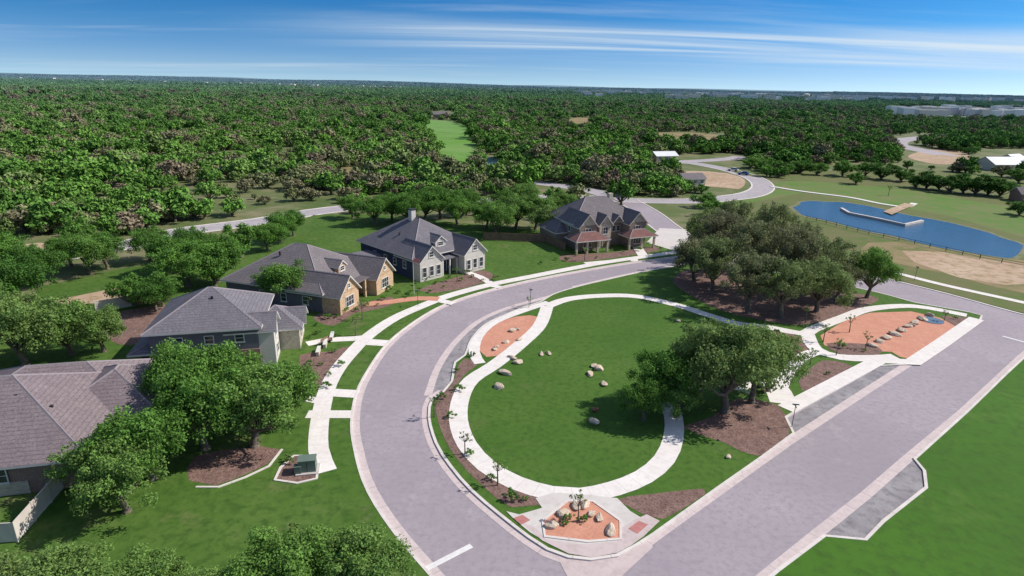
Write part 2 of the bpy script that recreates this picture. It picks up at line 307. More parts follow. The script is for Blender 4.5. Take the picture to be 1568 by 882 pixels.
# mulch
sheet('mulch_bed',smooth(GP([(712,550),(735,556),(715,572),(695,600),(690,640),(702,685),(735,722),(785,752),(832,762),(828,775),(782,779),(735,742),(700,705),(675,660),(668,615),(692,590),(702,560)]),True),.135,M_mulch)
sheet('mulch_bed',smooth(GP([(1045,655),(1090,640),(1130,612),(1190,622),(1208,652),(1208,668),(1160,700),(1110,680),(1065,665)]),True),.137,M_mulch)
sheet('mulch_bed',smooth(GP([(943,767),(1000,758),(1078,750),(1080,758),(1015,797),(985,790)]),True),.137,M_mulch)
sheet('mulch_bed',smooth(GP([(1060,412),(1120,415),(1200,428),(1280,445),(1345,458),(1300,478),(1235,498),(1180,494),(1110,478),(1060,455),(1030,430)]),True),.133,M_mulch)
sheet('mulch_bed',smooth(GP([(1180,505),(1225,518),(1235,545),(1205,560),(1150,545),(1130,515)]),True),.136,M_mulch)
sheet('mulch_bed',smooth(GP([(1265,527),(1340,530),(1345,546),(1290,545)]),True),.1445,M_mulch)
sheet('mulch_bed',smooth(GP([(1440,485),(1482,488),(1475,505),(1450,493)]),True),.1445,M_mulch)
sheet('mulch_bed',smooth(GP([(1222,585),(1260,553),(1305,562),(1270,585),(1228,600)]),True),.138,M_mulch)
sheet('mulch_bed',smooth(GP([(421,737),(430,718),(450,700),(482,700),(485,735),(455,742)]),True),.133,M_mulch)
strip('stone_edging',smooth(GP([(421,737),(430,718),(450,700),(482,700),(485,735),(455,742)]),True),.25,.2,M_kerb,h=.1,closed=True)
for c in ([(480,487),(510,500),(545,480),(560,478),(600,468),(600,455),(570,462),(520,470)],[(460,545),(500,540),(545,530),(520,560),(492,600),(470,590)],[(640,445),(700,425),(740,415),(755,425),(720,440),(660,450)],[(860,392),(930,388),(1000,378),(1010,384),(930,397),(870,402)],[(300,700),(400,685),(430,690),(410,712),(330,745),(290,738)],[(180,480),(260,470),(300,500),(200,530),(160,510)]):
    sheet('garden_bed',smooth(GP(c),True),.13,M_mulch)
strip('stone_edging',smooth(GP([(300,748),(335,748),(412,716),(432,690)])),.22,.2,M_kerb,h=.1)
# top road sidewalk, verge & fields to the right
sheet('verge',GP([(1045,389),(1120,386),(1200,394),(1300,410),(1370,428),(1450,448),(1510,465),(1568,480),(1700,505),(1800,480),(1700,400),(1450,330),(1230,295),(1100,320)]),.05,M_rough)
strip('sidewalk',smooth(GP([(1290,398),(1370,418),(1450,438),(1568,464),(1700,495)])),1.7,.09,M_conc)
strip('road_kerb',smooth(GP([(1120,388),(1200,396),(1300,412),(1370,430),(1450,450),(1568,482),(1650,498)])),.5,.1,M_kerb,h=.1)
sheet('graded_dirt',smooth(GP([(1330,372),(1380,370),(1470,385),(1600,405),(1700,440),(1600,455),(1480,428),(1380,405),(1320,392)]),True,step=6),.062,M_dirtg)
sheet('graded_dirt',smooth(GP([(1380,384),(1440,386),(1500,396),(1600,412),(1620,428),(1540,437),(1470,426),(1400,402)]),True,step=6),.07,M_dirt)
sheet('meadow',smooth(GP([(1060,300),(1150,305),(1185,282),(1260,276),(1400,290),(1568,300),(1900,330),(1900,420),(1560,410),(1400,372),(1220,330),(1100,335)]),True,step=8),.045,mat('pond_meadow',(.08,.19,.025),(.14,.19,.055),.06,c3=(.17,.175,.07),sc3=.2,bump=.3,c4=(.22,.18,.10),sc4=.09))
sheet('meadow',smooth(GP([(1120,262),(1200,262),(1300,262),(1420,262),(1568,275),(1750,290),(1850,320),(1568,318),(1400,292),(1250,278),(1180,275)]),True,step=8),.052,M_rough)
# pond
def jig(pts,a):
    r=np.random.default_rng(3); return [(x+r.normal()*a,y+r.normal()*a) for x,y in pts]
pond=smooth(jig(smooth(GP([(1214,313),(1245,308),(1300,312),(1330,316),(1390,329),(1450,341),(1510,356),(1556,374),(1566,387),(1540,396),(1500,390),(1450,380),(1400,369),(1330,354),(1270,340),(1228,329)]),True,step=5),.6),True,step=1)
M_water=mat('pond_water',(.014,.062,.12),(.02,.08,.15),.02,rough=.12,c3=(.012,.05,.10),sc3=1.4,bump=.9,spec=.42)
sheet('pond',pond,.075,M_water)
strip('pond_bank',pond,2.4,.068,mat('bank_mud',(.2,.17,.11),(.10,.16,.05),.25,c3=(.28,.24,.16),sc3=.8),closed=True)
strip('pond_wall',GP([(1288,321),(1300,328),(1345,337),(1385,346),(1412,340)]),.8,.6,M_kerb,h=.6)
strip('retaining_wall',smooth(GP([(1180,286),(1230,294),(1300,303),(1350,313),(1385,317),(1400,312)])),1.8,.25,M_conc,h=.25)
sheet('pump_pad',GP([(1352,325),(1385,312),(1400,315),(1365,330)]),.3,M_dirt)
# back roads
br=smooth(GP([(-60,425),(40,405),(130,385),(200,375),(260,358),(330,348),(400,339),(480,325),(540,318),(600,314),(680,309),(740,309),(800,304),(880,302),(940,306),(1000,308),(1060,308),(1110,304),(1150,298),(1168,288),(1160,276),(1135,266),(1100,257),(1060,250),(1035,248)]),step=4)
strip('back_road',br,7.5,.05,M_road2); strip('back_road_kerb',br,.6,.12,M_kerb,h=.1,off=3.9); strip('back_road_kerb',br,.6,.12,M_kerb,h=.1,off=-3.9)
strip('back_road_branch',smooth(GP([(945,304),(905,292),(860,285),(815,279)])),8,.06,M_road2)
strip('distant_road',smooth(GP([(1035,248),(1080,246),(1120,243),(1135,240)]),step=6),9,.065,M_road2)
strip('distant_road',smooth(GP([(1450,238),(1400,228),(1372,222),(1378,215),(1420,210)]),step=10),16,.065,M_road2)
sheet('graded_dirt',smooth(GP([(1030,268),(1060,262),(1110,265),(1140,275),(1130,290),(1080,285)]),True,step=6),.058,M_dirt)
sheet('graded_dirt',smooth(GP([(-80,398),(0,378),(60,372),(100,375),(60,390),(-40,410)]),True,step=6),.058,M_dirt)
sheet('graded_dirt',smooth(GP([(80,462),(140,450),(200,438),(228,440),(180,458),(110,470)]),True,step=3),.16,M_dirt)
sheet('graded_dirt',smooth(GP([(1390,240),(1430,228),(1470,232),(1490,245),(1440,252)]),True,step=6),.064,M_dirt)
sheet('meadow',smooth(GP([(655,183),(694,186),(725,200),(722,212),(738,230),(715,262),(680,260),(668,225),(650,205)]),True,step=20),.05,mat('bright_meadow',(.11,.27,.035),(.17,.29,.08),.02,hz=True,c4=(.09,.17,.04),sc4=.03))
for c in ([(505,262),(540,254),(562,262),(540,274),(510,274)],[(870,182),(900,180),(905,192),(875,192)],[(995,203),(1060,203),(1120,210),(1120,216),(1010,212)],[(990,240),(1020,238),(1030,246),(1000,249)],[(80,285),(120,283),(125,298),(85,298)]):
    sheet('clearing',smooth(GP(c),True,step=20),.055,M_dirtg)
sheet('creek',smooth(GP([(742,242),(770,238),(768,250),(748,262)]),True,step=10),.056,M_water)
# ---------------------------------------------------------------- trees
def leafmesh(name,R,Hc,th,ncl,nl,leaf,seed,trunk=True,flat=.8,jit=.75,low=-.5,rcl=(.13,.27),lobes=4):
    r=np.random.default_rng(seed)
    C=[];RC=[]
    la=r.uniform(0,6.28,lobes); lr=r.uniform(.1,.3,lobes)
    while len(C)<ncl:
        d=r.normal(size=3); d/=np.linalg.norm(d)
        if d[2]<low: continue
        rad=r.uniform(.12,1.0)**.55
        a_=math.atan2(d[1],d[0]); lob=1+sum(q*math.cos((k+2)*(a_-p0)) for k,(p0,q) in enumerate(zip(la,lr)))*.45
        p=d*rad*.86*np.array([R*lob,R*lob,Hc*.5])
        C.append(p); RC.append(R*r.uniform(*rcl)*(1.25-.4*rad))
    C=np.array(C); RC=np.array(RC); C[:,2]+=th+Hc*.45
    idx=r.choice(ncl,nl,p=RC**2/(RC**2).sum())
    d=r.normal(size=(nl,3)); d[:,2]+=.3; d/=np.linalg.norm(d,axis=1)[:,None]
    rr_=r.uniform(.4,1.25,nl)
    pos=C[idx]+d*(RC[idx]*rr_)[:,None]*np.array([1,1,flat])
    nn=d+r.normal(size=(nl,3))*jit; nn[:,2]+=.3; nn/=np.linalg.norm(nn,axis=1)[:,None]
    t=np.cross(nn,r.normal(size=(nl,3))); t/=np.linalg.norm(t,axis=1)[:,None]; b=np.cross(nn,t)
    s=leaf*r.uniform(.5,1.3,nl)[:,None]
    q=np.stack([pos-t*s,pos-b*s*.6,pos+t*s,pos+b*s*.6],1).reshape(-1,3)
    sh=np.clip((pos[:,2]-th)/Hc,0,1)*.25+(rr_-.4)/.85*.35+r.uniform(0,.4,nl); clsh=r.uniform(-.28,.28,ncl); sh=np.clip(sh+clsh[idx],0,1)  # inner and lower leaves darkened in colour as crown shade, plus random tone
    nv=nl*4; tv=[];tf=[]
    def cone(p0,p1,r0,r1,n=7):
        nonlocal nv
        p0=np.array(p0);p1=np.array(p1); ax=p1-p0; ax=ax/np.linalg.norm(ax); u=np.cross(ax,[.3,.9,.2]); u/=np.linalg.norm(u); v=np.cross(ax,u)
        ring=[]
        for pp,rad in ((p0,r0),(p1,r1)):
            for i in range(n): a=2*math.pi*i/n; ring.append(pp+(u*math.cos(a)+v*math.sin(a))*rad)
        base=nv; tv.extend(ring); nv+=2*n
        for i in range(n): j=(i+1)%n; tf.append((base+i,base+j,base+n+j,base+n+i))
    if trunk:
        tr=R*.065; z1=th*1.0+.25
        cone((0,0,-.3),(0,0,.35),tr*1.7,tr*1.1); cone((0,0,.35),(.05*R,.03*R,z1),tr*1.1,tr*.85)
        order=np.argsort(-RC)[:min(ncl,18)]
        for i in order:
            mid=(np.array([.05*R,.03*R,z1])+C[i])/2+r.normal(size=3)*R*.05; mid[2]-=.03*R
            cone((.05*R,.03*R,z1-.1),mid,tr*.5,tr*.28,5); cone(mid,C[i],tr*.28,tr*.1,5)
    allv=np.concatenate([q]+([np.array(tv)] if tv else []))
    me=bpy.data.meshes.new(name); nf=nl+len(tf)
    me.vertices.add(len(allv)); me.vertices.foreach_set('co',allv.astype(np.float32).ravel())
    faces=np.concatenate([np.arange(nl*4).reshape(-1,4)]+([np.array(tf)] if tf else []))
    me.loops.add(nf*4); me.loops.foreach_set('vertex_index',faces.astype(np.int32).ravel())
    me.polygons.add(nf); me.polygons.foreach_set('loop_start',np.arange(0,nf*4,4,dtype=np.int32))
    mi=np.zeros(nf,dtype=np.int32); mi[nl:]=1; me.polygons.foreach_set('material_index',mi)
    at=me.attributes.new('shade','FLOAT','FACE'); shv=np.ones(nf,dtype=np.float32)*.5; shv[:nl]=sh; at.data.foreach_set('value',shv)
    me.update(calc_edges=True); return me
def withm(me,*ms):
    for x in ms: me.materials.append(x)
    return me
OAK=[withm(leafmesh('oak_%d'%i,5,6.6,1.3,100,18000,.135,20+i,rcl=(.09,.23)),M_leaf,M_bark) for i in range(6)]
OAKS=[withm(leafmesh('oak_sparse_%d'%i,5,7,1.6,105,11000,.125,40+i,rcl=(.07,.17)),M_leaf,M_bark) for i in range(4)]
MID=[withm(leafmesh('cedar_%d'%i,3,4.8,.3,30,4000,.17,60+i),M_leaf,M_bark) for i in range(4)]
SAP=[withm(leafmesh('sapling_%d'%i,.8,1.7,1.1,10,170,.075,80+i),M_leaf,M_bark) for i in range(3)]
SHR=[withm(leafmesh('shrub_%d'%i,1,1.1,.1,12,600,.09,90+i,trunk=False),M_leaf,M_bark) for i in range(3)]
def place(name,lib,u,v,R,base,hz=1.0,tint=.4,rot=None,gz=0.12):
    x,y=G(u,v); me=random.choice(lib)
    o=addobj(name,me,loc=(x,y,gz)); s=R/base; o.scale=(s*random.uniform(.93,1.07),s*random.uniform(.93,1.07),s*hz); o.rotation_euler=(0,0,random.uniform(0,6.28) if rot is None else rot); o.color=(1,1,1,min(1,max(0,tint+random.uniform(-.08,.08))))
    return o
def oak(u,v,R,hz=1,t=.4): return place('oak_tree',OAK,u,v,R,5,hz,t)
# near-left group
oak(390,685,5.2,1.05,.5); oak(315,690,5.4,1.15,.4); oak(235,735,5.0,1.0,.42); oak(195,785,4.4,.95,.5); oak(435,645,4.2,1.05,.45); oak(290,640,4.8,1.2,.45); oak(165,750,3.8,.95,.55); oak(355,650,4.6,1.25,.45)
# foreground bottom
oak(565,925,3.9,.85,.6); oak(430,925,4.0,.9,.55); oak(500,905,3.4,.85,.55); oak(215,945,3.6,.8,.65); oak(100,945,3.6,.8,.65); oak(20,960,3.6,.8,.68); oak(310,985,3.4,.8,.6)
# left mid
for u,v,R,t in ((40,560,6,.65),(110,545,5,.65),(-30,540,6,.6),(160,540,4,.6),(240,478,3.6,.2),(20,480,6,.1),(-40,470,6,.15),(60,440,5,.2),(0,430,6,.25),(290,440,5.5,.35),(335,432,5.5,.3),(270,420,5,.3),(300,405,5,.25),(140,420,5,.4),(165,412,4.5,.3),(110,408,4,.35),(440,468,4.8,.5),(430,372,4.5,.3),(450,362,4,.3),(410,385,4,.35),(230,400,4.5,.35)): oak(u,v,R,1,t)
# between houses & back
for u,v,R,t in ((575,345,5,.35),(600,338,5,.3),(625,345,5.5,.25),(650,340,6,.2),(675,335,6,.25),(700,345,5,.3),(540,335,4,.4),(760,362,5.5,.45),(790,350,6,.6),(820,352,6,.5),(840,362,5,.7),(745,350,5,.4),(800,330,6,.5),(860,335,5,.6),(715,330,5,.3),(775,330,5,.3)): oak(u,v,R,1,t)
# park copse
for u,v,R,hz,t in ((1062,432,5.2,1.05,.95),(1090,450,5.8,1.15,.85),(1100,415,6,1.3,1),(1145,480,6,1.1,.9),(1140,440,6.5,1.25,.95),(1195,488,6,1.05,.85),(1205,455,6.8,1.2,.9),(1250,478,5.8,1.05,.8),(1255,450,6,1.1,.85),(1078,395,5.5,1.25,.85),(1115,385,5.8,1.3,.9),(1170,410,6.5,1.3,.95),(1225,425,6,1.15,.85),(1280,460,4.6,1.0,.85)):
    place('oak_tree',OAK+OAKS+OAKS,u,v,R,5,hz,t)
oak(1327,457,4.6,1.35,.5)
place('oak_tree',OAK,1110,632,6.2,5,1.2,.75); place('oak_tree',OAKS,1150,618,5.2,5,1.15,.75); place('oak_tree',OAK,1070,612,4.6,5,1.15,.65); oak(1005,625,3.6,1.3,.3); oak(985,645,3.0,1.1,.35); oak(1035,640,3.2,1.0,.5); place('oak_tree',OAKS,1175,600,4.4,5,1.1,.7)
for u,v,R,t in ((1200,268,6,.2),(1225,266,6,.1),(1290,270,7,.3),(1325,270,7,.15),(1350,275,7,.1),(1402,288,5,.05),(1418,289,7,.05),(1438,291,6,.0),(1455,295,7.5,.0),(1475,296,7,.02),(1492,298,8,.02),(1512,299,7,.05),(1530,301,7,.1),(1560,330,5,.1),(1250,268,6,.3),(1180,262,6,.3),(1150,258,6,.4),(1380,278,6,.2),(1560,280,7,.2),(1090,330,5,.4),(1080,318,5,.35),(1310,282,5,.2)): place('oak_tree',MID,u,v,R,3.4,.7,t,gz=-.2)
for u,v,R,t in ((120,385,4,.3),(330,440,4,.2),(250,470,3.2,.2),(205,470,3,.3),(370,395,4,.3)): place('cedar_tree',MID,u,v,R,3,1.1,t)
# saplings & shrubs
for u,v,R in ((665,640,1.0),(712,697,1.0),(762,745,1.1),(885,800,1.1),(810,472,.8),(1233,495,1.1),(1300,510,1.1),(1325,535,1.0),(1260,525,1.1),(1445,493,.8),(478,480,1.1),(545,515,1.3),(555,490,1.3),(700,432,1.1),(895,400,1.2),(1280,545,1.0),(1240,560,1.0),(1360,300,1.5)): place('sapling_tree',SAP,u,v,R,.95,1.0,random.uniform(.5,.95))
for u,v in ((872,797),(895,802),(865,805),(720,545),(700,570),(690,640),(720,700),(750,735),(500,595),(510,540),(520,560),(485,500),(560,470),(610,450),(640,447),(660,448),(680,440),(705,432),(870,398),(885,395),(915,395),(950,390),(980,384),(1010,380),(530,480),(500,492),(740,430),(760,428),(1130,520),(1200,530),(1215,545),(1270,575),(1290,535),(1320,538),(440,712),(640,440),(590,462),(575,470),(480,580),(780,765),(806,770),(676,610),(705,600),(1190,515),(1160,525),(1225,540),(1460,490),(545,455),(620,455),(650,430),(850,400),(830,405),(505,575),(490,560),(475,560),(600,445),(725,425),(900,388),(935,386),(515,488),(545,478),(560,462),(628,448),(668,436),(690,428),(715,420),(478,520),(488,512),(965,380),(995,376),(880,390)):
    place('shrub',SHR,u+random.uniform(-4,4),v+random.uniform(-2,2),random.uniform(.4,.85),1,1,random.uniform(.1,.8))
# ---------------------------------------------------------------- forest
def inpoly(x,y,poly):
    ins=np.zeros(len(x),bool); n=len(poly)
    for i in range(n):
        x1,y1=poly[i]; x2,y2=poly[(i+1)%n]
        if y1==y2: continue
        c=((y1>y)!=(y2>y))&(x<(x2-x1)*(y-y1)/(y2-y1)+x1); ins^=c
    return ins
EX=[GP(c) for c in (
 [(-500,470),(-60,432),(60,408),(250,366),(400,346),(480,332),(600,322),(740,316),(850,312),(1060,315),(1180,298),(1200,268),(1300,262),(1430,260),(1568,275),(1900,300),(2500,420),(2500,1300),(-1500,1300)],
 [(652,183),(690,184),(722,198),(722,212),(736,230),(715,270),(680,270),(665,222),(650,205)],
 [(1035,262),(1160,262),(1180,285),(1160,300),(1100,295),(1040,290)],
 [(1360,208),(1430,204),(1440,216),(1395,220),(1500,240),(1480,262),(1380,256)],
 [(1495,228),(1568,228),(1700,240),(1700,275),(1500,268)],
 [(505,260),(562,254),(572,284),(505,286)],[(868,181),(905,180),(908,197),(870,197)],[(995,202),(1060,202),(1125,210),(1125,226),(1000,222)],[(985,238),(1150,236),(1150,262),(985,262)],
 [(60,283),(125,280),(130,305),(60,305)],[(-80,368),(60,366),(110,374),(60,400),(-80,420)],
 [(735,236),(772,236),(765,275),(735,275)],[(810,274),(960,296),(940,312),(810,292)],
 [(1362,163),(1568,169),(1800,176),(1800,195),(1568,188),(1362,182)],
 [(660,170),(694,170),(700,182),(660,182)])]
bl=np.array(br)
def field(y0,y1,sp):
    pts=[]
    for k,y in enumerate(np.arange(y0,y1,sp*.87)):
        hw=.98*y+70; xs=np.arange(-hw+(k%2)*sp/2,hw,sp); pts.append(np.stack([xs,np.full(len(xs),y)],1))
    p=np.concatenate(pts); p+=rng.uniform(-.8,.8,p.shape)*sp; return p
near=np.concatenate([field(95,420,4.9),field(420,760,6.4),field(760,1400,8.6)])
keep=np.ones(len(near),bool)
for e_ in EX: keep&=~inpoly(near[:,0],near[:,1],e_)
near=near[keep]
ok=np.ones(len(near),bool); idx=np.where(near[:,1]<420)[0]
dd=np.min(np.hypot(near[idx,0][:,None]-bl[None,:,0],near[idx,1][:,None]-bl[None,:,1]),axis=1); ok[idx[dd<8]]=False
def gf(x,y): return np.sin(x*.045+1.3*np.sin(y*.03))+np.sin(y*.052+1.7*np.sin(x*.021))+.7*np.sin(x*.017+y*.013)+.5*np.sin(x*.11-y*.07)
g=gf(near[:,0],near[:,1])
ok&=~((g>1.35)&(rng.random(len(near))<.75)); ok&=rng.random(len(near))>.06
near=near[ok]; g=g[ok]
def wave(x,y): return (np.sin(x*.013+2*np.sin(y*.006))+np.sin(y*.011+1.5*np.sin(x*.008)))*.25+.5
tint=np.clip(wave(near[:,0],near[:,1])*.45+rng.beta(1.0,1.3,len(near))*.9-.2,0,.85)
tint[rng.random(len(near))<.14]=.92
tint[rng.random(len(near))<.03]=1.0
scal=rng.uniform(.42,1.15,len(near))+rng.random(len(near))**3*.95; scal*=np.where(near[:,1]>760,1.3,1)*np.where(g>.9,.75,1.05)
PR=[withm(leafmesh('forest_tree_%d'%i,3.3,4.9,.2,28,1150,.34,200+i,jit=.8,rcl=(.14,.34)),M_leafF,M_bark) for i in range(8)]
pc=bpy.data.collections.new('forest_prototypes')
for i,me in enumerate(PR): pc.objects.link(bpy.data.objects.new('forest_tree_%d'%i,me))
def standmesh(seed):
    r=np.random.default_rng(seed); n=4200; ncl=75
    C=np.stack([r.uniform(-17,17,ncl),r.uniform(-17,17,ncl),r.uniform(2.0,7,ncl)],1); RC=r.uniform(1.6,3.8,ncl)
    i=r.choice(ncl,n); d=r.normal(size=(n,3)); d[:,2]=np.abs(d[:,2])*.9+.05; d/=np.linalg.norm(d,axis=1)[:,None]
    pos=C[i]+d*RC[i][:,None]; nn=d+r.normal(size=(n,3))*.6; nn/=np.linalg.norm(nn,axis=1)[:,None]
    t=np.cross(nn,r.normal(size=(n,3))); t/=np.linalg.norm(t,axis=1)[:,None]; b=np.cross(nn,t); s=.62*r.uniform(.7,1.3,n)[:,None]
    q=np.stack([pos-t*s,pos-b*s,pos+t*s,pos+b*s],1).reshape(-1,3)
    me=bpy.data.meshes.new('forest_stand'); me.from_pydata(q.tolist(),[],np.arange(n*4).reshape(-1,4).tolist())
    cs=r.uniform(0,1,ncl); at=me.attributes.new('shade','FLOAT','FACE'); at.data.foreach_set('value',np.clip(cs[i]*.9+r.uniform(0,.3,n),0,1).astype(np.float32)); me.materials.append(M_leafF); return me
pf=bpy.data.collections.new('forest_stand_prototypes')
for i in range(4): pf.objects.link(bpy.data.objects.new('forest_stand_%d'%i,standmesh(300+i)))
far=[];fs_=[]
y=1380.
while y<11000:
    sp=y*.02; hw=.98*y+70; xs=np.arange(-hw,hw,sp); far.append(np.stack([xs+rng.uniform(-.4,.4,len(xs))*sp,y+rng.uniform(-.4,.4,len(xs))*sp],1)); fs_.append(np.full(len(xs),sp)); y+=sp
far=np.concatenate(far); fs_=np.concatenate(fs_)
kf=np.ones(len(far),bool)
for e_ in EX: kf&=~inpoly(far[:,0],far[:,1],e_)
kf&=~((gf(far[:,0]*.12,far[:,1]*.12)>1.1)&(rng.random(len(far))<.85)); kf&=rng.random(len(far))>.06
far=far[kf]; fs_=fs_[kf]
def scatter(name,pts,zs,scv,rot,idx,tint,coll):
    me=bpy.data.meshes.new(name); me.vertices.add(len(pts)); me.vertices.foreach_set('co',np.column_stack([pts,zs]).astype(np.float32).ravel())
    a=me.attributes.new('sc','FLOAT_VECTOR','POINT'); a.data.foreach_set('vector',scv.astype(np.float32).ravel())
    a=me.attributes.new('rotz','FLOAT','POINT'); a.data.foreach_set('value',rot.astype(np.float32))
    a=me.attributes.new('idx','INT','POINT'); a.data.foreach_set('value',idx.astype(np.int32))
    a=me.attributes.new('tint','FLOAT','POINT'); a.data.foreach_set('value',tint.astype(np.float32))
    o=addobj(name,me); md=o.modifiers.new('scatter','NODES'); ng=bpy.data.node_groups.new(name+'_nodes','GeometryNodeTree'); md.node_group=ng
    ng.interface.new_socket('Geometry',in_out='INPUT',socket_type='NodeSocketGeometry'); ng.interface.new_socket('Geometry',in_out='OUTPUT',socket_type='NodeSocketGeometry')
    N=ng.nodes; K=ng.links; gi=N.new('NodeGroupInput'); go=N.new('NodeGroupOutput'); ip=N.new('GeometryNodeInstanceOnPoints'); ci=N.new('GeometryNodeCollectionInfo')
    ci.inputs['Collection'].default_value=coll; ci.inputs['Separate Children'].default_value=True; ci.inputs['Reset Children'].default_value=True
    def na(n,t):
        x=N.new('GeometryNodeInputNamedAttribute'); x.data_type=t; x.inputs['Name'].default_value=n; return x.outputs['Attribute']
    K.new(gi.outputs[0],ip.inputs['Points']); K.new(ci.outputs[0],ip.inputs['Instance']); ip.inputs['Pick Instance'].default_value=True
    K.new(na('idx','INT'),ip.inputs['Instance Index']); K.new(na('sc','FLOAT_VECTOR'),ip.inputs['Scale'])
    cx=N.new('ShaderNodeCombineXYZ'); K.new(na('rotz','FLOAT'),cx.inputs[2]); K.new(cx.outputs[0],ip.inputs['Rotation'])
    K.new(ip.outputs[0],go.inputs[0]); return o
n=len(near)
scatter('forest',near,np.zeros(n),np.column_stack([scal*rng.uniform(.85,1.2,n),scal,scal*rng.uniform(.7,1.15,n)]),rng.uniform(0,6.28,n),rng.integers(0,8,n),tint,pc)
n=len(far); s=fs_/30
scatter('distant_forest',far,gz_(far[:,0],far[:,1]),np.column_stack([s,s,np.clip(s,1,1.5)*rng.uniform(.8,1.25,n)]),rng.integers(0,4,n)*1.5708,rng.integers(0,4,n),np.clip(wave(far[:,0]*.4,far[:,1]*.4)*.6+rng.uniform(-.15,.3,n),0,1),pf)
# ---------------------------------------------------------------- mesh helpers for buildings
def mesh(name,vs,fs,mt,parent=None,mats=None,mi=None):
    me=bpy.data.meshes.new(name); me.from_pydata(vs,[],fs)
    for x in (mats or [mt]): me.materials.append(x)
    if mi:
        for p,i in zip(me.polygons,mi): p.material_index=i
    return addobj(name,me,parent)
BF=[(0,3,2,1),(4,5,6,7),(0,1,5,4),(1,2,6,5),(2,3,7,6),(3,0,4,7)]
def box(par,name,x0,x1,y0,y1,z0,z1,mt):
    return mesh(name,[(x0,y0,z0),(x1,y0,z0),(x1,y1,z0),(x0,y1,z0),(x0,y0,z1),(x1,y0,z1),(x1,y1,z1),(x0,y1,z1)],BF,mt,par)
def cap(par,p,q,wd=.13):
    p=Vector(p);q=Vector(q); d=(q-p).normalized(); s=d.cross(Vector((0,0,1)))
    if s.length<.01: return
    s=s.normalized()*wd; u=Vector((0,0,.07)); dn=Vector((0,0,-.06))
    v=[p-s+dn,p+u,p+s+dn,q-s+dn,q+u,q+s+dn]
    mesh('ridge_cap',[tuple(x) for x in v],[(0,1,4,3),(1,2,5,4),(0,2,1),(3,4,5)],M_cap,par)
def hip(par,x0,x1,y0,y1,z,pitch,mt,ov=.5,fas=.2,name='roof'):
    x0-=ov;x1+=ov;y0-=ov;y1+=ov; w_=x1-x0; d=y1-y0; s=min(w_,d)/2; zr=z+s*pitch
    a=[(x0,y0),(x1,y0),(x1,y1),(x0,y1)]
    vs=[(p[0],p[1],z-fas) for p in a]+[(p[0],p[1],z) for p in a]
    if w_>=d: vs+=[(x0+s,(y0+y1)/2,zr),(x1-s+.01,(y0+y1)/2,zr)]; fs=[(4,5,9,8),(6,7,8,9),(5,6,9),(7,4,8)]; hp=((4,8),(7,8),(5,9),(6,9),(8,9))
    else: vs+=[((x0+x1)/2,y0+s,zr),((x0+x1)/2,y1-s+.01,zr)]; fs=[(5,6,9,8),(7,4,8,9),(4,5,8),(6,7,9)]; hp=((4,8),(5,8),(6,9),(7,9),(8,9))
    for i,j in hp:
        if (Vector(vs[i])-Vector(vs[j])).length>.3: cap(par,vs[i],vs[j])
    k=len(fs); fs+=[(0,3,2,1),(0,1,5,4),(1,2,6,5),(2,3,7,6),(3,0,4,7)]
    return mesh(name,vs,fs,mt,par,[mt,M_trim],[0]*k+[1]*5)
def gab(par,x0,x1,y0,y1,z,pitch,mt,wallm,ax='y',ov=.4,name='gable_roof'):
    if ax=='y':
        xm=(x0+x1)/2; s=(x1-x0)/2; T=lambda a,b,c:(a,b,c); A0,A1,B0,B1=x0,x1,y0,y1
    else:
        xm=(y0+y1)/2; s=(y1-y0)/2; T=lambda a,b,c:(b,a,c); A0,A1,B0,B1=y0,y1,x0,x1
    zr=z+s*pitch; zo=z-ov*pitch; t=.18
    vs=[T(A0-ov,B0-ov,zo),T(xm,B0-ov,zr),T(A1+ov,B0-ov,zo),T(A0-ov,B1+ov,zo),T(xm,B1+ov,zr),T(A1+ov,B1+ov,zo)]
    cap(par,vs[1],vs[4])
    vs+=[(v[0],v[1],v[2]-t) for v in vs]
    fs=[(0,1,4,3),(1,2,5,4),(6,9,10,7),(7,10,11,8),(0,6,7,1),(1,7,8,2),(3,4,10,9),(4,5,11,10),(0,3,9,6),(2,8,11,5)]
    mesh(name,vs,fs,mt,par,[mt,M_trim],[0,0]+[1]*8)
    for k,bb in enumerate((B0,B1)):
        q=.15 if k==0 else -.15
        v=[T(A0,bb,z-.1),T(A1,bb,z-.1),T(xm,bb,zr-t-.05),T(A0,bb+q,z-.1),T(A1,bb+q,z-.1),T(xm,bb+q,zr-t-.05)]
        mesh('gable_wall',v,[(0,1,2),(3,5,4),(0,3,4,1),(1,4,5,2),(2,5,3,0)],wallm,par)
def win(par,face,c,p,z0,w_,h,mull=1,frame=M_trim,name='window'):
    sgn=-1 if face.islower() else 1
    def B(nm,a0,a1,d0,d1,za,zb,mt):
        lo,hi=sorted((c+sgn*d0,c+sgn*d1))
        if face in 'xX': box(par,nm,lo,hi,a0,a1,za,zb,mt)
        else: box(par,nm,a0,a1,lo,hi,za,zb,mt)
    a0,a1=p-w_/2,p+w_/2; z1=z0+h; f=.09
    B(name+'_glass',a0+f,a1-f,.01,.03,z0+f,z1-f,M_glass)
    B(name+'_frame',a0,a0+f,0,.08,z0,z1,frame);B(name+'_frame',a1-f,a1,0,.08,z0,z1,frame);B(name+'_frame',a0+f,a1-f,0,.08,z0,z0+f,frame);B(name+'_frame',a0+f,a1-f,0,.08,z1-f,z1,frame)
    for i in range(mull):
        q=a0+(i+1)*w_/(mull+1); B(name+'_mullion',q-.03,q+.03,.03,.06,z0+f,z1-f,frame)
    B(name+'_rail',a0+f,a1-f,.031,.055,(z0+z1)/2-.025,(z0+z1)/2+.025,frame)
    B(name+'_sill',a0-.08,a1+.08,0,.12,z0-.08,z0-.002,frame)
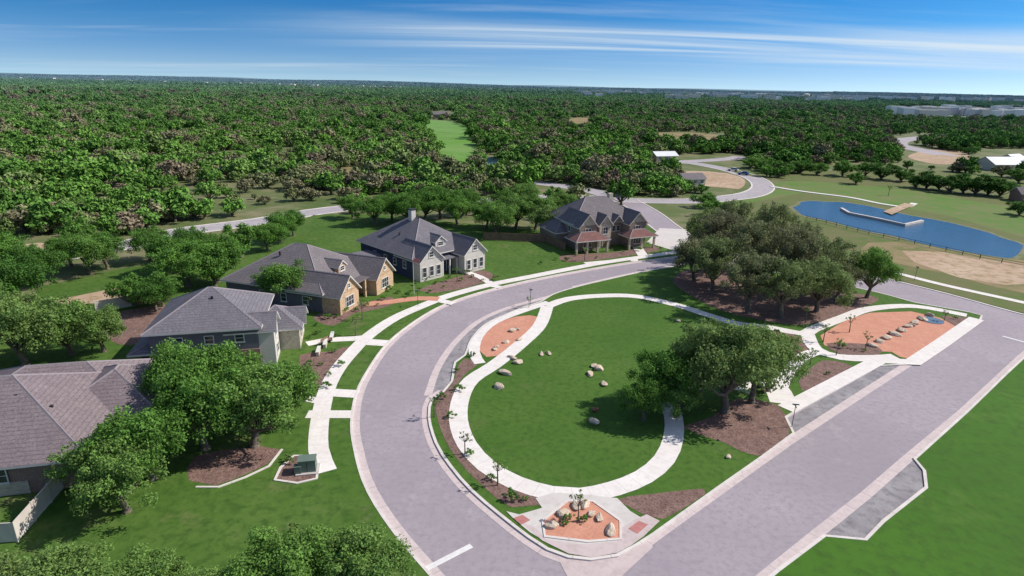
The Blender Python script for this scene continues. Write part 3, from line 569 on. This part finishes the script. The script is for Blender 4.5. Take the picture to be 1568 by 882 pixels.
def dormer(par,x,y,z,wd,mt,wm):
    box(par,'dormer_wall',x-wd/2,x+wd/2,y,y+2.5,z-.8,z+1.1,wm); gab(par,x-wd/2,x+wd/2,y,y+3,z+1.12,.8,mt,wm,'y',.25,'dormer_roof'); win(par,'y',y,x,z+.1,wd*.6,.85,0)
def door(par,c,p,z0=.2,mt=M_fencew):
    box(par,'door',p-.5,p+.5,c-.05,c-.003,z0,z0+2.1,mt); box(par,'door_frame',p-.62,p-.5,c-.08,c-.002,z0,z0+2.22,M_trim); box(par,'door_frame',p+.5,p+.62,c-.08,c-.002,z0,z0+2.22,M_trim); box(par,'door_frame',p-.5,p+.5,c-.08,c-.002,z0+2.1,z0+2.22,M_trim)
def vents(par,pts):
    for x,y,z in pts: box(par,'roof_vent',x-.12,x+.12,y-.12,y+.12,z-.3,z+.35,M_dark)
def house(name,xy,th): return empty(name,(xy[0],xy[1],.12),math.radians(th+90))
# House A : single storey, hip roofs (bottom-left); local x runs along camera-facing wall
h=house('brick_house',G(140,745),-76)
box(h,'walls',-18,0,0,16,0,2.9,M_brick); box(h,'stone_wainscot',-18,-4.5,-.12,-.003,0,1.2,M_stonew)
hip(h,-18,0,0,16,3.0,.52,M_roofA,.6)
box(h,'wing_walls',-.5,4.0,7,17.5,0,2.85,M_brick); hip(h,-6,4.0,6.5,17.5,2.95,.5,M_roofA,.6,name='wing_roof')
box(h,'rear_walls',-14,-1,16.003,19,0,2.8,M_brick); hip(h,-15,0,10,19.5,2.9,.48,M_roofA,.5,name='rear_roof')
for x in (-6.6,-9.6,-13): win(h,'y',-.12,x,1.25,1.6,1.4,1)
win(h,'Y',17.5,2,.9,1.6,1.4)
vents(h,[(-4,5,5.2),(-7,6,6.1),(-2,12,4.2)])
# House B : two storey
h=house('two_storey_house',G(420,560),14)
box(h,'walls',0,11.5,1.5,13.5,0,5.2,M_sidegrey); box(h,'stone_base',-.12,-.003,1.4,13.6,0,2.4,M_brick)
hip(h,0,11.5,1.5,13.5,5.3,.55,M_roofB,.6)
box(h,'front_gable_walls',.3,3.9,-.3,1.497,0,4.9,M_sidewhite); gab(h,.3,3.9,-.3,5,4.9,.85,M_roofB,M_sidewhite,'y')
box(h,'garage_walls',4.5,10.8,-2.8,1.497,0,3.0,M_stonew); hip(h,4.5,10.8,-2.8,3.5,3.05,.6,M_roofB,.5,name='garage_roof')
gab(h,6.5,9.9,-3.2,0,3.3,.8,M_roofB,M_sidewhite,'y')
box(h,'rear_walls',1,10,13.503,15,0,2.6,M_sidegrey); hip(h,.3,10,12,15.6,2.7,.35,M_roofB,.5,name='rear_roof')
win(h,'y',-.3,2.1,3.2,1.5,1.2,1); win(h,'y',-.3,2.1,.8,1.5,1.4,1); win(h,'y',-2.8,6.2,.9,1.2,1.4); win(h,'y',-2.8,8.8,.9,1.2,1.4); door(h,1.497,4.2)
for y in (3.6,7,10.4): win(h,'x',0,y,3.4,1.1,1.1,0)
win(h,'X',11.5,6,3.4,1.2,1.2)
vents(h,[(4,7,7.8),(7,8,7.6),(8,4,6.4)])
# House C : stone single storey
h=house('stone_house',G(503,481),-18)
box(h,'walls',0,15.5,1,19,0,3.1,M_sidegrey); hip(h,0,15.5,1,19,3.2,.60,M_roofC,.6)
box(h,'front_walls',0,5.2,-2.2,.997,0,3.2,M_stone); gab(h,0,5.2,-2.2,7,3.2,.95,M_roofC,M_stone,'y')
box(h,'porch_walls',10,15.6,-2.6,.997,0,3.2,M_stone); gab(h,10,15.6,-2.6,7,3.2,.95,M_roofC,M_stone,'y')
box(h,'porch_roof',5.2,10,-1.4,.99,3.05,3.2,M_roofC); dormer(h,7.6,2.2,4.4,2,M_roofC,M_stone)
for x in (6.4,8.8): box(h,'porch_column',x-.18,x+.18,-1.3,-.94,0,3.04,M_stone)
win(h,'y',-2.2,2.6,.7,2.2,1.7,2); win(h,'y',-2.2,2.6,3.6,.7,.8,0); win(h,'y',-2.6,12.8,.7,2.2,1.7,2); win(h,'y',-2.6,12.8,3.7,.7,.8,0); door(h,1,7.6)
for y in (4,8,12): win(h,'x',0,y,.9,1.1,1.4,0)
vents(h,[(5,12,7),(11,11,7)])
# House D : white front, blue side
h=house('white_house',G(638,431),-44)
box(h,'walls',0,14.5,1,18,0,4.0,M_sideblue); hip(h,0,14.5,1,18,4.1,.64,M_roofB,.6)
box(h,'front_walls',-.05,5,-1.2,.997,0,4.0,M_sidewhite); gab(h,0,5,-1.2,6,4.0,.95,M_roofB,M_sidewhite,'y')
box(h,'front_walls',9.2,14.4,-2.6,.997,0,4.0,M_sidewhite); gab(h,9.2,14.4,-2.6,6,4.0,.95,M_roofB,M_sidewhite,'y')
box(h,'porch_roof',5,9.2,-1,.99,3.0,3.16,M_roofB); dormer(h,7.1,1.8,4.9,2.4,M_roofB,M_sidewhite)
for x in (.9,2.5,4.1): win(h,'y',-1.2,x,.7,1.0,1.9,0)
win(h,'y',-1.2,2.5,4.2,1.1,1.1,0)
for x in (10.2,11.8,13.4): win(h,'y',-2.6,x,.7,1.0,1.9,0)
win(h,'y',-2.6,11.8,4.2,1.1,1.1,0); door(h,1,7.2,mt=M_sideblue)
for x in (5.4,7.1,8.8): box(h,'porch_column',x-.12,x+.12,-.95,-.7,0,2.99,M_trim)
for y in (3.5,6.5,9.5,13): win(h,'x',0,y,1.6,1.0,1.4,0)
box(h,'chimney',6.3,7.3,9.5,10.5,7,10.6,M_sidewhite); box(h,'chimney_cap',6.2,7.4,9.4,10.6,10.603,10.8,M_dark)
box(h,'patio_cover',-4,-.1,10,15,2.7,2.85,M_roofB); box(h,'patio_post',-3.9,-3.7,10.1,10.3,0,2.697,M_trim); box(h,'patio_post',-3.9,-3.7,14.7,14.9,0,2.697,M_trim)
vents(h,[(3,9,6.5),(10,12,7.5)])
# House E : brick manor
h=house('brick_manor_house',G(884,385),-66)
box(h,'walls',0,17,2,14,0,5.4,M_brickE); hip(h,0,17,2,14,5.5,.72,M_roofC,.5)
for x0,x1,yf,pt in ((0,4.2,-.5,1.15),(12.4,16.8,-1,1.05)):
    box(h,'bay_walls',x0,x1,yf,1.997,0,5.6,M_brickE); gab(h,x0,x1,yf,8,5.6,pt,M_roofC,M_stonew,'y'); win(h,'y',yf,(x0+x1)/2,3.4,1.6,1.5,1); win(h,'y',yf,(x0+x1)/2,.7,2,1.7,2)
box(h,'entry_walls',5.6,8.6,.5,1.997,0,5.6,M_stonew); gab(h,5.6,8.6,.5,8,5.6,1.2,M_roofC,M_stonew,'y'); door(h,.5,7.1); win(h,'y',.5,7.1,3.1,1.3,1.6)
gab(h,9.4,12,1.2,8,5.6,1.1,M_roofC,M_brickE,'y')
hip(h,-2,6.0,-3,1.5,2.9,.55,M_roofD,.3,name='porch_roof')
for x in (-1.8,.8,3.4,5.8): box(h,'porch_column',x-.2,x+.2,-2.9,-2.5,0,2.7,M_stonew)
hip(h,11,18,-3.4,.5,2.9,.55,M_roofD,.3,name='porch_roof')
for x in (11.2,14.5,17.7): box(h,'porch_column',x-.2,x+.2,-3.3,-2.9,0,2.7,M_stonew)
box(h,'garage_walls',-2.8,-.003,5,13,0,3,M_brickE); hip(h,-2.8,2,5,13,3.1,.7,M_roofC,.4,name='garage_roof')
box(h,'garage_walls',17.003,21,6,14,0,3,M_brickE); hip(h,15,21,6,14,3.1,.7,M_roofC,.4,name='garage_roof')
box(h,'chimney',13,14,9,10,7,10.4,M_stonew)
for y in (4,8,12): win(h,'x',0,y,3.5,1,1.3,0)
for x in (10.2,11.4): win(h,'y',2,x,3.2,.9,1.3,0)
sheet('driveway',GP([(990,372),(1010,350),(1050,352),(1058,372),(1030,384)]),.135,M_conc)
# small distant buildings
M_roofW=mat('metal_roof_white',(.75,.76,.78),(.68,.7,.72),.3,rough=.5)
def barn(name,u,v,th,w_,d,hh,wm,rm,p=.5):
    h=house(name,G(u,v),th); h.location[2]=0; box(h,'walls',0,w_,0,d,0,hh,wm); gab(h,0,w_,0,d,hh,p,rm,wm,'x')
    for i in range(3): win(h,'y',0,w_*(i+.5)/3,1,1.4,1.3)
barn('white_farmhouse',1522,262,-80,16,12,3.2,M_sidewhite,M_roofW)
barn('white_outbuilding',1556,255,-60,12,10,3.2,M_sidewhite,M_roofW)
barn('red_farmhouse',664,181,-80,14,10,4,M_brick,M_roofC)
barn('construction_shed',1048,286,-70,9,6,3,M_stonew,M_roofC)
barn('construction_shed',1005,248,-70,12,7,3,M_stonew,M_roofW)
barn('cottage',1562,310,-100,8,7,3,M_brick,M_roofC)
# distant town
vs=[];fs=[];mi=[]
def blk(x,y,z,w_,d,hh,k):
    b=len(vs)
    for zz_ in (z,z+hh): vs.extend([(x-w_/2,y-d/2,zz_),(x+w_/2,y-d/2,zz_),(x+w_/2,y+d/2,zz_),(x-w_/2,y+d/2,zz_)])
    for f in BF: fs.append(tuple(i+b for i in f)); mi.append(k)
r=random.Random(5)
for u0,u1,v0,v1,nn_,wm,hk in ((1365,1568,168,181,46,22,1.0),(880,1400,140,153,130,26,1.35),(1000,1568,150,160,70,30,1.5),(300,880,125,133,70,30,1.0),(0,250,120,126,30,40,1.0),(1560,1900,170,185,20,40,1.0)):
    for i in range(nn_):
        u=r.uniform(u0,u1); hl=118+u*.0236; v=max(r.uniform(v0,v1), hl+6.5)
        x,y=G(u,v); d_=math.hypot(x,y); k=1+d_/4500
        blk(x,y,float(gz_(np.array([x]),np.array([y]))[0]),r.uniform(.4,1.4)*wm,r.uniform(10,20),r.uniform(8.5,10.5)*k*hk,r.randrange(3))
mesh('distant_town',vs,fs,None,None,[mat('town_white',(.78,.79,.8),(.7,.71,.74),.02),mat('town_pale',(.66,.67,.69),(.6,.6,.62),.02),mat('town_cream',(.7,.64,.6),(.68,.63,.58),.02)],mi)
x,y=G(1233,160); wt=empty('water_tower',(x,y,0))
def cyl(par,name,x,y,z0,z1,r0,r1,mt,n=16):
    v=[(x+rr*math.cos(6.2832*i/n),y+rr*math.sin(6.2832*i/n),z) for z,rr in ((z0,r0),(z1,r1)) for i in range(n)]
    f=[(i,(i+1)%n,n+(i+1)%n,n+i) for i in range(n)]+[tuple(range(n))[::-1],tuple(range(n,2*n))]
    return mesh(name,v,f,mt,par)
cyl(wt,'column',0,0,0,20,2,2,M_trim); cyl(wt,'bowl',0,0,20,24,2,8,M_trim); cyl(wt,'tank',0,0,24.01,28,8,8,M_trim); cyl(wt,'dome',0,0,28.01,30,8,2,M_trim)
# ---------------------------------------------------------------- rocks
def rockmesh(seed):
    import bmesh
    b=bmesh.new(); bmesh.ops.create_icosphere(b,subdivisions=3,radius=1); r=np.random.default_rng(seed); pl=r.normal(size=(11,3)); pl/=np.linalg.norm(pl,axis=1)[:,None]; ds=r.uniform(.55,.85,11)
    for v in b.verts:
        p=np.array(v.co)
        for q,d in zip(pl,ds):
            k=p@q-d
            if k>0: p=p-q*k*.9
        v.co=p*(1+.02*r.normal())
    me=bpy.data.meshes.new('boulder'); b.to_mesh(me); b.free(); me.materials.append(M_rock); return me
RK=[rockmesh(i) for i in range(5)]
def rock(u,v,s,name='boulder'):
    x,y=G(u,v); me=random.choice(RK); s*=.92
    o=addobj(name,me,loc=(x,y,.15+s*.15)); o.scale=(s*random.uniform(.9,1.3),s*random.uniform(.6,.9),s*random.uniform(.4,.6)); o.rotation_euler=(random.uniform(-.15,.15),0,random.uniform(0,6)); return o
for u,v,s in ((773,574,.85),(764,595,.95),(793,557,.75),(787,551,.6),(782,548,.5),(829,544,.6),(840,543,.6),(903,575,.7),(917,567,.9),(910,563,.6),(925,590,.7),(910,649,.7),(785,508,.7),(792,506,.6),(775,526,.6),(760,533,.5),(795,522,.6),(757,537,.5),(844,808,.75),(862,789,.8),(882,778,.7),(895,776,.7),(918,797,.6),(935,815,.8),(905,790,.5),(1038,493,.5),(1115,702,.4)): rock(u,v,s)
o=rock(911,630,.6,'sandstone_boulder'); o.data=o.data.copy(); o.data.materials[0]=M_rockr
for i in range(9): rock(1335+i*11,531-i*5.8,.85)
for u,v in ((1382,508),(1395,500),(1371,515),(1357,520)): rock(u,v,.75)
h=empty('splash_pad',(*G(1427,492),.15)); cyl(h,'pad',0,0,0,.06,1.6,1.6,mat('blue_pad',(.12,.2,.3),(.1,.17,.26),2),20)
h=empty('electrical_transformer',(*G(472,722),.13),.2); box(h,'pad',-1,1,-.8,.8,0,.12,M_kerb); box(h,'cabinet',-.75,.75,-.5,.5,.12,1.25,M_box); box(h,'lid',-.8,.8,-.55,.55,1.253,1.33,M_box); box(h,'door_seam',-.02,.02,-.515,-.503,.2,1.2,M_dark)
h=empty('utility_cabinet',(*G(457,727),.13),.2); box(h,'cabinet',-.3,.3,-.25,.25,0,.8,M_box); box(h,'lid',-.33,.33,-.28,.28,.803,.86,M_box)
# fences
def fence(name,a,b,hh,mt,gz=.12):
    p,q=G(*a),G(*b); L_=math.hypot(q[0]-p[0],q[1]-p[1]); e_=empty(name,(p[0],p[1],gz),math.atan2(q[1]-p[1],q[0]-p[0]))
    n=int(L_/2.4)+1; step=L_/n
    for i in range(n):
        box(e_,'panel',i*step+.06,(i+1)*step-.06,-.02,.02,.08,hh-.06,mt); box(e_,'top_rail',i*step+.06,(i+1)*step-.06,-.04,.04,hh-.057,hh,mt)
    for i in range(n+1): box(e_,'post',i*step-.055,i*step+.055,-.055,.055,0,hh+.08,mt)
fence('white_fence',(102,745),(28,832),1.8,M_fence); fence('white_fence',(28,832),(-60,838),1.8,M_fence)
fence('white_fence',(148,480),(205,470),1.8,M_fence); fence('wooden_fence',(205,470),(262,462),1.8,M_fencew)
fence('wooden_fence',(590,420),(560,408),1.8,M_fencew); fence('wooden_fence',(865,385),(835,372),1.8,M_fencew); fence('wooden_fence',(835,372),(740,368),1.8,M_fencew)
fence('wooden_fence',(210,585),(262,572),1.8,M_fencew)
def rail(name,pts,hh=1.1):
    pts=GP(pts); e_=empty(name)
    for a,b in zip(pts[:-1],pts[1:]):
        L_=math.hypot(b[0]-a[0],b[1]-a[1]); n=max(1,int(L_/3))
        for i in range(n+1):
            x=a[0]+(b[0]-a[0])*i/n; y=a[1]+(b[1]-a[1])*i/n; box(e_,'post',x-.05,x+.05,y-.05,y+.05,0,hh,M_dark)
        d=Vector((-(b[1]-a[1])/L_*.03,(b[0]-a[0])/L_*.03,0))
        for z in (hh-.1,hh*.5):
            A_=Vector((*a,z));B_=Vector((*b,z)); u_=Vector((0,0,.035))
            mesh('rail',[tuple(A_-d-u_),tuple(B_-d-u_),tuple(B_+d-u_),tuple(A_+d-u_),tuple(A_-d+u_),tuple(B_-d+u_),tuple(B_+d+u_),tuple(A_+d+u_)],BF,M_dark,e_)
rail('pond_fence',[(1235,336),(1330,359),(1400,374),(1500,397),(1568,410)])
for u,v in ((812,468),(1212,655),(640,470),(1400,430)):
    s_=empty('street_sign',(*G(u,v),.12),random.uniform(0,3)); cyl(s_,'post',0,0,0,2.6,.035,.035,M_dark,8); box(s_,'blade',-.35,.35,-.012,.012,2.4,2.55,M_box); box(s_,'cross_blade',-.012,.012,-.35,.35,2.6,2.75,M_box)
f_=empty('flagpole',(*G(634,452),.12)); cyl(f_,'pole',0,0,0,6.5,.05,.03,M_trim,8); box(f_,'flag',.05,1.1,-.01,.01,5.6,6.3,M_red)
for u,v,a in ((1140,585,.6),(1165,600,1.6),(1185,522,.3),(1205,527,.4),(500,528,1.2)):
    b_=empty('park_bench',(*G(u,v),.16),a); box(b_,'seat',-.8,.8,-.22,.22,.42,.48,M_fencew); box(b_,'backrest',-.8,.8,.24,.29,.5,.88,M_fencew)
    for x in (-.65,.65): box(b_,'leg',x-.04,x+.04,-.2,.28,0,.417,M_dark)
t_=empty('front_terrace',(*G(470,548),.12),math.radians(100))
for i in range(3): box(t_,'wall',i*2.4,i*2.4+2.0,-1.5-.6*i,-1.15-.6*i,0,.55,M_stonew); box(t_,'cap',i*2.4-.05,i*2.4+2.05,-1.55-.6*i,-1.1-.6*i,.553,.63,M_trim)
# vehicles
M_carb=mat('car_paint_blue',(.03,.12,.35),(.03,.11,.32),1,rough=.25,spec=.6); M_carw=mat('car_paint_white',(.7,.7,.7),(.65,.65,.66),1,rough=.25,spec=.6); M_tyre=mat('tyre',(.02,.02,.02),(.03,.03,.03),3)
def car(name,u,v,a,mt):
    c=empty(name,(*G(u,v),.06),a)
    prof=[(-2.2,.35),(2.2,.35),(2.25,.75),(1.2,.95),(-2.15,1.0),(-2.25,.6)]; cab=[(.95,.95),(.35,1.45),(-1.4,1.48),(-2.0,1.0)]
    def ext(nm,pr,w0,w1,mt):
        n=len(pr); zt=max(p[1] for p in pr); zb=min(p[1] for p in pr)
        def wd(z): return w0+(w1-w0)*(z-zb)/(zt-zb)
        v_=[(p[0],-wd(p[1]),p[1]) for p in pr]+[(p[0],wd(p[1]),p[1]) for p in pr]
        mesh(nm,v_,[tuple(range(n)),tuple(range(n,2*n))[::-1]]+[(i,n+i,n+(i+1)%n,(i+1)%n) for i in range(n)],mt,c)
    ext('body',prof,.9,.88,mt); ext('cabin_glass',cab,.85,.68,M_glass); box(c,'roof',-1.3,.3,-.66,.66,1.485,1.52,mt)
    for x in (-1.4,1.4):
        for y in (-.85,.85):
            n=14; vv=[(x+.33*math.cos(6.2832*i/n),y+dy,.33+.33*math.sin(6.2832*i/n)) for dy in (-.1,.1) for i in range(n)]
            mesh('wheel',vv,[(i,(i+1)%n,n+(i+1)%n,n+i) for i in range(n)]+[tuple(range(n)),tuple(range(n,2*n))],M_tyre,c)
car('blue_car',1138,268,2.6,M_carb); car('white_car',1122,262,2.6,M_carw)
